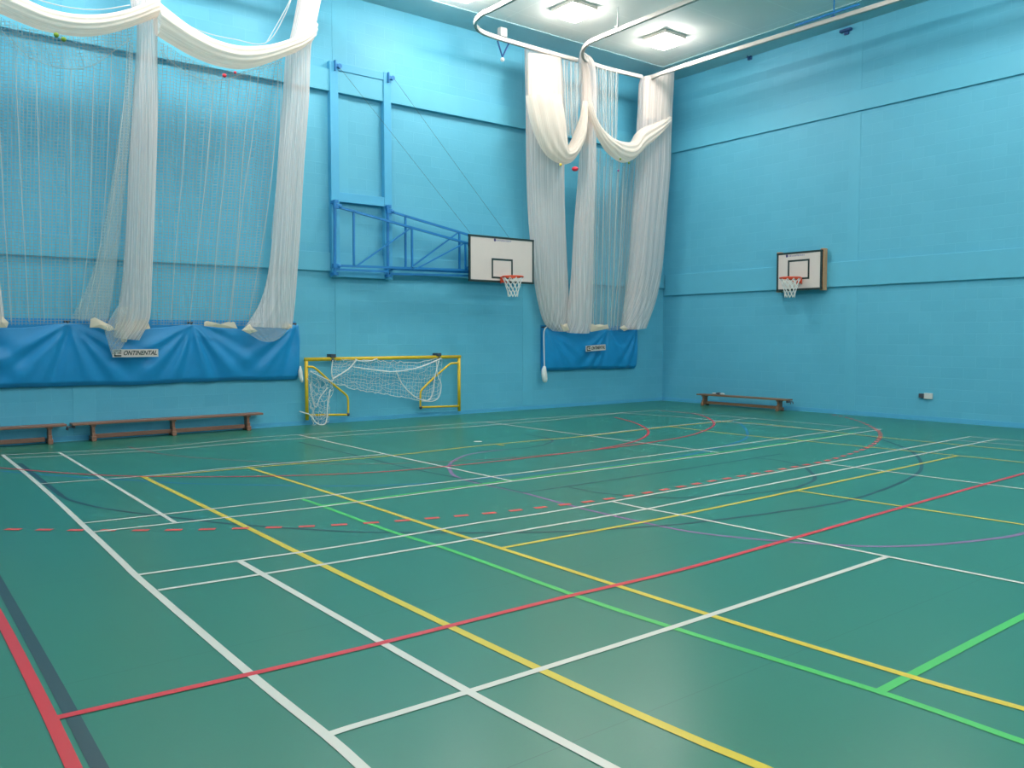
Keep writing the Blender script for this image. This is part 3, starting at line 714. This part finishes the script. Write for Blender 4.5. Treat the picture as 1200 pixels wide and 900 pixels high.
# top pulleys
for px, py in ((395, 77), (457.5, 91)):
    c = A(px, py, .16); mb = MB().b2(c+(-.05,-.02,-.10), c+(-.03,.05,.10)).b2(c+(-.03,-.02,-.03), c+(.07,.02,.03)).cyl(c+(.05,-.03,0), c+(.05,.03,0), .045, 14)
    mb.build('pulley', M['steel'], t)
# arms: two parallel trusses hinged on the posts
def truss(off, hinge, nodes_top, nodes_bot, verts, diags, low):
    P = lambda q: A(q[0], q[1], off)
    mb = MB()
    mb.tube([P(hinge[0]), P(hinge[1])], .032, 10)
    arm = mb.build('hinge_tube', M['steel'], t, smooth=False)
    mb = MB()
    for L_ in (nodes_top, nodes_bot, low): mb.bar(P(L_[0]), P(L_[1]), .04, .045)
    for a, b in verts: mb.bar(P(a), P(b), .035, .04)
    for a, b in diags: mb.bar(P(a), P(b), .028, .03)
    return mb.build('swing_arm', M['steel'], t)
cx = lambda x, y: (380+x*.15, 225+y*.15)
truss(.33, (cx(83, 62), cx(83, 650)), (cx(90, 112), cx(1160, 412)), (cx(90, 575), cx(1160, 612)), 
      [(cx(230, 150), cx(232, 580)), (cx(685, 285), cx(687, 600)), (cx(1102, 400), cx(1104, 610))], [(cx(250, 580), cx(670, 285)), (cx(715, 602), cx(1095, 400)), (cx(1085, 622), cx(1150, 560))], (cx(90, 605), cx(500, 622)))
truss(.24, (cx(497, 105), cx(497, 665)), (cx(510, 150), cx(1160, 345)), (cx(510, 600), cx(1160, 630)),
      [(cx(634, 190), cx(636, 602)), (cx(1055, 318), cx(1057, 625))], [(cx(660, 602), cx(1045, 318))], (cx(510, 640), cx(1160, 655)))
for q, off in ((cx(100, 112), .33), (cx(92, 578), .33), (cx(510, 152), .24), (cx(505, 598), .24)):
    c = A(*q, off); MB().b2(c+(-.07,-.04,-.045), c+(.06,.04,.045)).sphere(c+(.05,-.02,0), .045).build('hinge_block', M['steel'], t, bevel=.004)
# extra hinge plates tying tube to post
for q, off in ((cx(83, 75), .25), (cx(83, 640), .25), (cx(497, 115), .2), (cx(497, 655), .2)):
    c = A(*q, off); MB().b2(c+(-.03,-.06,-.03), c+(.05,.14,.03)).build('hinge_plate', M['steel'], t)
# backboard
def board(parent, O, r, u, n, bw, bh, tgt, ringc, name_print):
    """O = centre of the front face; r,u,n = right, up and towards-the-court axes"""
    bd = MB().box(O-n*.012, (bw, bh, .022), (r, u, n)).build('backboard', M['board'], parent, bevel=.003)
    mb = MB(); e = .045
    for dx, dz, w2, h2 in ((0, bh/2-e/2, bw, e), (0, -bh/2+e/2, bw, e), (-bw/2+e/2, 0, e, bh-2*e), (bw/2-e/2, 0, e, bh-2*e)):
        mb.box(O+r*dx+u*dz-n*.010, (w2+.01*(w2 > e), h2+.01*(h2 > e and w2 <= e), .03), (r, u, n))
    mb.build('border', M['black'], bd)
    mb = MB(); (tx, tz, tw, th) = tgt; e = .042
    for dx, dz, w2, h2 in ((0, th/2, tw+e, e), (0, -th/2, tw+e, e), (-tw/2, 0, e, th-e), (tw/2, 0, e, th-e)):
        mb.box(O+r*(tx+dx)+u*(tz+dz)+n*.001, (w2, h2, .003), (r, u, n))
    mb.build('target_square', M['black'], bd)
    # worn maker's print under the top edge: a dark mark and a row of small strokes
    mb = MB(); z0 = bh/2-.085
    q = -.20
    while q < .22:
        s_ = rng.uniform(.012, .028); mb.box(O+r*(q+name_print)+u*(z0+rng.uniform(-.004, .004))+n*.001, (s_, rng.uniform(.022, .036), .003), (r, u, n)); q += s_+.012
    mb.build('print', M['fadeink'], bd)
    MB().box(O+r*(-.24+name_print)+u*(z0+.005)+n*.001, (.045, .06, .004), (r, u, n)).build('emblem', M['ink'], bd)
    # ring
    rc = ringc; R_ = .225
    C = [rc+r*R_*math.cos(a)+n*R_*math.sin(a) for a in np.linspace(0, 2*math.pi, 40, endpoint=False)]
    rg = MB().tube(C, .018, 8, closed=True)
    base = rc-n*((rc-O) @ n)
    rg.box(base+n*.02-u*.045, (.13, .13, .02), (r, u, n))
    for s_ in (-1, 1):
        rg.bar(base+r*.06*s_-u*.0+n*.02, rc-n*(R_-.02)+r*.09*s_, .02, .02)
        rg.bar(base+r*.06*s_-u*.13+n*.02, rc-n*(R_-.03)+r*.12*s_-u*.01, .016, .016)
    rg.build('ring', M['orange'], parent, smooth=False)
    # string net: crossing strands with knots, narrowing downwards
    mb = MB(); K = 10; rows = 5; Ln = .42
    rad = lambda v: R_*(1-.52*min(1, v*1.15)**.8)
    def pt(i, v): a = 2*math.pi*i/K; return rc+(r*math.cos(a)+n*math.sin(a))*rad(v)-u*(.02+v*Ln)
    for i in range(K):
        for row in range(rows):
            v0, v1 = row/rows, (row+1)/rows; h = .5*(row % 2)
            mb.tube([pt(i+h, v0), pt(i+h+.5, v1)], .008, 5); mb.tube([pt(i+h, v0), pt(i+h-.5, v1)], .008, 5)
    mb.build('string_net', M['cord'], parent)
OFF = .55
c0, c1 = A(550, 275.5, OFF), A(625, 333, OFF)
corn = [A(549.5, 274.3, OFF), A(626, 281, OFF), A(549.5, 328.5, OFF), A(625, 334, OFF)]
O = sum(corn)/4; bw = (corn[1][0]+corn[3][0]-corn[0][0]-corn[2][0])/2; bh = (corn[0][2]+corn[1][2]-corn[2][2]-corn[3][2])/2
tg = [A(577, 303.5, OFF), A(600, 305, OFF), A(577, 325, OFF), A(600, 326.5, OFF)]; tc = sum(tg)/4
rcA = np.array([A(601, 325, .93)[0], YF-.93, 3.06])
board(t, O, np.array([1., 0, 0]), np.array([0, 0, 1.]), np.array([0, -1., 0]), bw, bh,
      (tc[0]-O[0], tc[2]-O[2], abs(tg[1][0]-tg[0][0]), abs(tg[0][2]-tg[2][2])), rcA, A(590, 281, OFF)[0]-O[0])
mb = MB()
for dx in (-bw/2+.15, bw/2-.35):
    mb.bar(O+(dx, .03, -bh/2+.08), O+(dx, .03, bh/2-.08), .05, .05)
for dz in (-.3, .28): mb.bar(O+(-bw/2+.15, .04, dz), O+(bw/2-.35, .04, dz), .04, .05)
for dx, yy in ((-bw/2+.15, .22), (bw/2-.55, .31)):
    for dz in (-.3, .28): mb.bar(O+(dx, .05, dz), O+(dx, yy, dz), .05, .04)
# unseen ends of the arms behind the board
mb.bar(A(*cx(1160, 345), .24), O+(bw/2-.55, .31, .10), .04, .045); mb.bar(A(*cx(1160, 630), .24), O+(bw/2-.55, .31, -.46), .04, .045)
mb.build('board_bracket', M['steel'], t)
a1 = MB().tube([A(398.7, 80, .22), A(474, 175, .37), A(551, 273, OFF-.03)], .0035, 5); a1.build('stay_cable', M['wire'], t)
a1 = MB().tube([A(461, 91, .22), A(528, 184, .37), A(597, 279, OFF-.03)], .0035, 5); a1.build('stay_cable', M['wire'], t)

# ------------------------------------------------------------------ fixed basketball hoop on the right wall
OFFB = .22
t = thing('basketball_hoop', (XR, -2.9, 2.8), 'small basketball hoop on timber blocks on the right wall', 'basketball hoop', 'basketball hoops on the walls')
cs = [B(909.5, 297, OFFB), B(963, 292.5, OFFB), B(911, 341, OFFB), B(963.5, 339.5, OFFB)]
O = sum(cs)/4; bw = abs(cs[1][1]+cs[3][1]-cs[0][1]-cs[2][1])/2; bh = abs(cs[0][2]+cs[1][2]-cs[2][2]-cs[3][2])/2
r = np.array([0, -1., 0]); u = np.array([0, 0, 1.]); n = np.array([-1., 0, 0])
tg = [B(924, 306, OFFB), B(947.5, 304.5, OFFB), B(924.5, 327, OFFB), B(947.5, 326, OFFB)]; tc = sum(tg)/4
rcB = np.array([XR-.60, B(926, 325.5, .60)[1], 3.07])
board(t, O, r, u, n, bw, bh, ((tc-O) @ r, (tc-O) @ u, abs(tg[1][1]-tg[0][1]), abs(tg[0][2]-tg[2][2])), rcB, (B(931, 297, OFFB)-O) @ r+.04)
for s_ in (-1, 1):
    mb = MB().box(O+r*s_*(bw/2-.0)-n*(.0), (.001, .001, .001)); mb = MB()
    y = O[1]+(-s_)*(bw/2-.02)
    mb.b2((XR-OFFB+.03, y-.045, O[2]-bh/2-.02), (XR-.052, y+.045, O[2]+bh/2+.03))
    mb.build('timber_upright', M['tan'], t, bevel=.004)
for z_ in (.15, -.3): MB().b2((XR-.12, O[1]-bw/2, O[2]+z_), (XR-.055, O[1]+bw/2, O[2]+z_+.1)).build('batten', M['tan'], t)

# ------------------------------------------------------------------ five-a-side goal hung flat on the wall
t = thing('football_goal', (7.15, YF-.1, .1), 'yellow small-sided football goal folded flat against the left wall', 'goal')
GO = .14
g = lambda x, y, o_=GO: A(330+x/5, 390+y/5, o_)
gl, gr = g(146, 300)[0], g(1040, 300)[0]; gz = g(600, 148)[2]
FR = .036
MB().tube([(gl, YF-GO, g(138, 512)[2]), (gl, YF-GO, gz-.03)], FR, 12).build('post', M['yellow'], t, smooth=True)
MB().tube([(gr, YF-GO, g(1047, 458)[2]), (gr, YF-GO, gz-.03)], FR, 12).build('post', M['yellow'], t, smooth=True)
MB().tube([(gl-FR, YF-GO, gz), (gr+FR, YF-GO, gz)], FR*1.02, 12).build('crossbar', M['yellow'], t, smooth=True)
def side(pts, foot):
    C = [A(330+x/5, 390+y/5, GO+.03) for x, y in pts]
    return MB().tube(spline(C, 40), .022, 8).tube([A(330+x/5, 390+y/5, GO+.03) for x, y in foot], .022, 8).build('side_frame', M['yellow'], t, smooth=True)
side([(150,200),(180,200),(205,215),(240,245),(300,300),(375,362),(388,385),(390,430),(390,478)], [(150,482),(392,480)])
side([(1035,178),(995,180),(975,192),(930,230),(880,275),(825,330),(814,350),(813,390),(813,440)], [(812,436),(1035,430)])
for x, y in ((292,135),(910,128)):
    c = g(x, y, .1); MB().b2(c+(-.05,-.10,-.03), c+(.05,.1,.035)).build('wall_bracket', M['darkp'], t)
for x, y in ((390,478),(815,438),(300,160),(925,150)):
    c = A(330+x/5, 390+y/5, GO+.03); MB().sphere(c, .035).build('joint_knuckle', M['darkp'], t)
def netsheet(T, Bt, nu, nv, off, jit, r=.0045):
    Tp = spline([A(330+x/5, 390+y/5, off) for x, y in T], nu+1); Bp = spline([A(330+x/5, 390+y/5, off) for x, y in Bt], nu+1)
    G = np.zeros((nv+1, nu+1, 3))
    for i in range(nv+1):
        v = i/nv; G[i] = Tp*(1-v)+Bp*v
    J = rng.randn(nv+1, nu+1, 3)*jit; J[:, :, 1] = np.abs(J[:, :, 1])*-.6
    G += J
    mb = MB()
    for i in range(nv+1): mb.tube(G[i], r*(1.9 if i in (0, nv) else 1), 4)
    for j in range(nu+1): mb.tube(G[:, j], r, 4)
    return mb
mb = netsheet([(300,165),(430,155),(560,165),(640,170),(800,175),(905,150),(940,150)], [(290,290),(400,325),(520,345),(640,362),(740,385),(860,395),(925,370)], 36, 11, GO+.02, .016, .0032)
mb.tube(spline([A(330+x/5, 390+y/5, GO+.06) for x, y in ((300,270),(350,240),(400,205),(440,155))], 16), .014, 6)
mb.tube(spline([A(330+x/5, 390+y/5, GO+.06) for x, y in ((420,200),(520,215),(640,228),(740,218),(830,195),(900,165),(935,150))], 24), .013, 6)
mb.tube(spline([A(330+x/5, 390+y/5, GO+.06) for x, y in ((670,225),(700,290),(740,340),(800,385),(860,395),(885,350),(900,250),(925,150))], 24), .011, 6)
mb.tube(spline([A(330+x/5, 390+y/5, GO+.06) for x, y in ((430,155),(460,165),(520,165),(560,152))], 12), .012, 6)
mb.tube(spline([A(330+x/5, 390+y/5, GO+.06) for x, y in ((905,160),(915,250),(935,300),(925,370),(890,400),(820,400))], 20), .009, 6)
mb.build('goal_net', M['cord'], t)
mb = netsheet([(160,225),(200,240),(250,275),(300,290)], [(165,480),(190,535),(235,540),(265,510)], 10, 14, GO+.05, .03, .0032)
mb.tube(spline([A(330+x/5, 390+y/5, GO+.08) for x, y in ((165,225),(240,262),(300,285),(292,230),(300,160))], 20), .011, 6)
mb.tube(spline([A(330+x/5, 390+y/5, GO+.08) for x, y in ((165,300),(180,380),(200,440),(225,380),(270,320))], 20), .009, 6)
mb.tube(spline([A(330+x/5, 390+y/5, GO+.08) for x, y in ((105,460),(135,470),(165,480),(200,525),(235,540),(262,520),(270,420),(285,330))], 24), .012, 6)
mb.build('goal_net', M['cord'], t)

# ------------------------------------------------------------------ gym benches
def bench(name_label, a, b, wdt, top, mt, legs=(0.1, .5, .9), beamz=.075, hooks=None):
    """a, b: ends of the plank's front edge on the floor plan; the bench lies behind that line"""
    a = np.array([*a, 0.]); b = np.array([*b, 0.]); d = b-a; L = np.linalg.norm(d); d /= L; z = np.array([0, 0, 1.]); q = np.cross(z, d)
    c = (a+b)/2+q*wdt/2; t = thing('gym_bench', c, name_label, 'bench', 'wooden gym benches against the walls')
    ax = (d, q, z)
    MB().box(c+z*(top-.018), (L, wdt, .036), ax).build('seat_plank', mt, t, bevel=.006)
    for f in legs:
        m_ = a+d*L*f+q*wdt/2
        mb = MB().box(m_+z*(top/2+.0), (.05, wdt*.62, top-.075), ax)
        mb.box(m_+z*.05, (.075, wdt*1.0, .06), ax).box(m_+z*(top-.05), (.08, wdt*.8, .035), ax)
        mb.box(m_-q*(wdt*.42)+z*.012, (.07, .05, .024), ax).box(m_+q*(wdt*.42)+z*.012, (.07, .05, .024), ax)
        mb.box(m_-q*wdt*.30+z*.09, (.055, .06, .10), ax)
        mb.build('leg', mt, t, bevel=.006)
    MB().box(c+z*beamz, (L*(legs[-1]-legs[0])-.05, .05, .07), ax).build('balance_beam', mt, t, bevel=.006)
    for s_ in (-1, 1):
        e = c+d*s_*L/2+z*(top-.06)
        if hooks and s_ in hooks: MB().box(e-d*s_*.04, (.03, wdt*.5, .05), ax).tube([e-d*s_*.03+q*.05, e+d*s_*.05+q*.05, e+d*s_*.06+q*.05-z*.05], .012, 6).tube([e-d*s_*.03-q*.05, e+d*s_*.05-q*.05, e+d*s_*.06-q*.05-z*.05], .012, 6).build('end_hook', M['darkp'], t)
    return t
bench('long varnished wooden gym bench under the blue pouch', (1.15, 1.09), (4.38, 1.09), .25, .315, M['wood'], (.1, .5, .915), hooks=(-1,))
bench('wooden gym bench cut off by the left edge of the photo', (-2.15, 1.09), (1.07, 1.09), .25, .315, M['wood'], (.1, .5, .925))
tb = bench('short worn wooden gym bench against the right wall', (XR-.52, -.22), (XR-.46, -2.82), .25, .29, M['wood2'], (.07, .90), hooks=(1,))
# things lying on the right bench
c = np.array([XR-.36, -.75, .297]); t = thing('cloth', c, 'small white and dark cloth lying on the bench by the right wall', 'cloth')
MB().sphere(c+(0, .07, .018), .06, (1, 1.3, .35)).sphere(c+(0, -.16, .02), .055, (1, 1.2, .4)).build('white_fold', M['plastic'], t, smooth=True)
MB().sphere(c+(0, -.05, .026), .06, (1, 1.3, .45)).build('dark_fold', M['darkp'], t, smooth=True)
# socket on the right wall
c = B(1085, 464, .02); t = thing('wall_socket', c, 'small white wall socket low on the right wall with a dark plug', 'socket')
MB().b2((XR-.04, B(1088.5,464)[1]-.085, c[2]-.06), (XR, B(1088.5,464)[1]+.085, c[2]+.06)).build('face_plate', M['plastic'], t, bevel=.006)
y_ = B(1080.5, 464)[1]; MB().b2((XR-.06, y_-.045, c[2]-.045), (XR, y_+.045, c[2]+.045)).build('plug', M['darkp'], t, bevel=.01)

for o in list(bpy.data.objects):
    if '_org' in o: del o['_org']
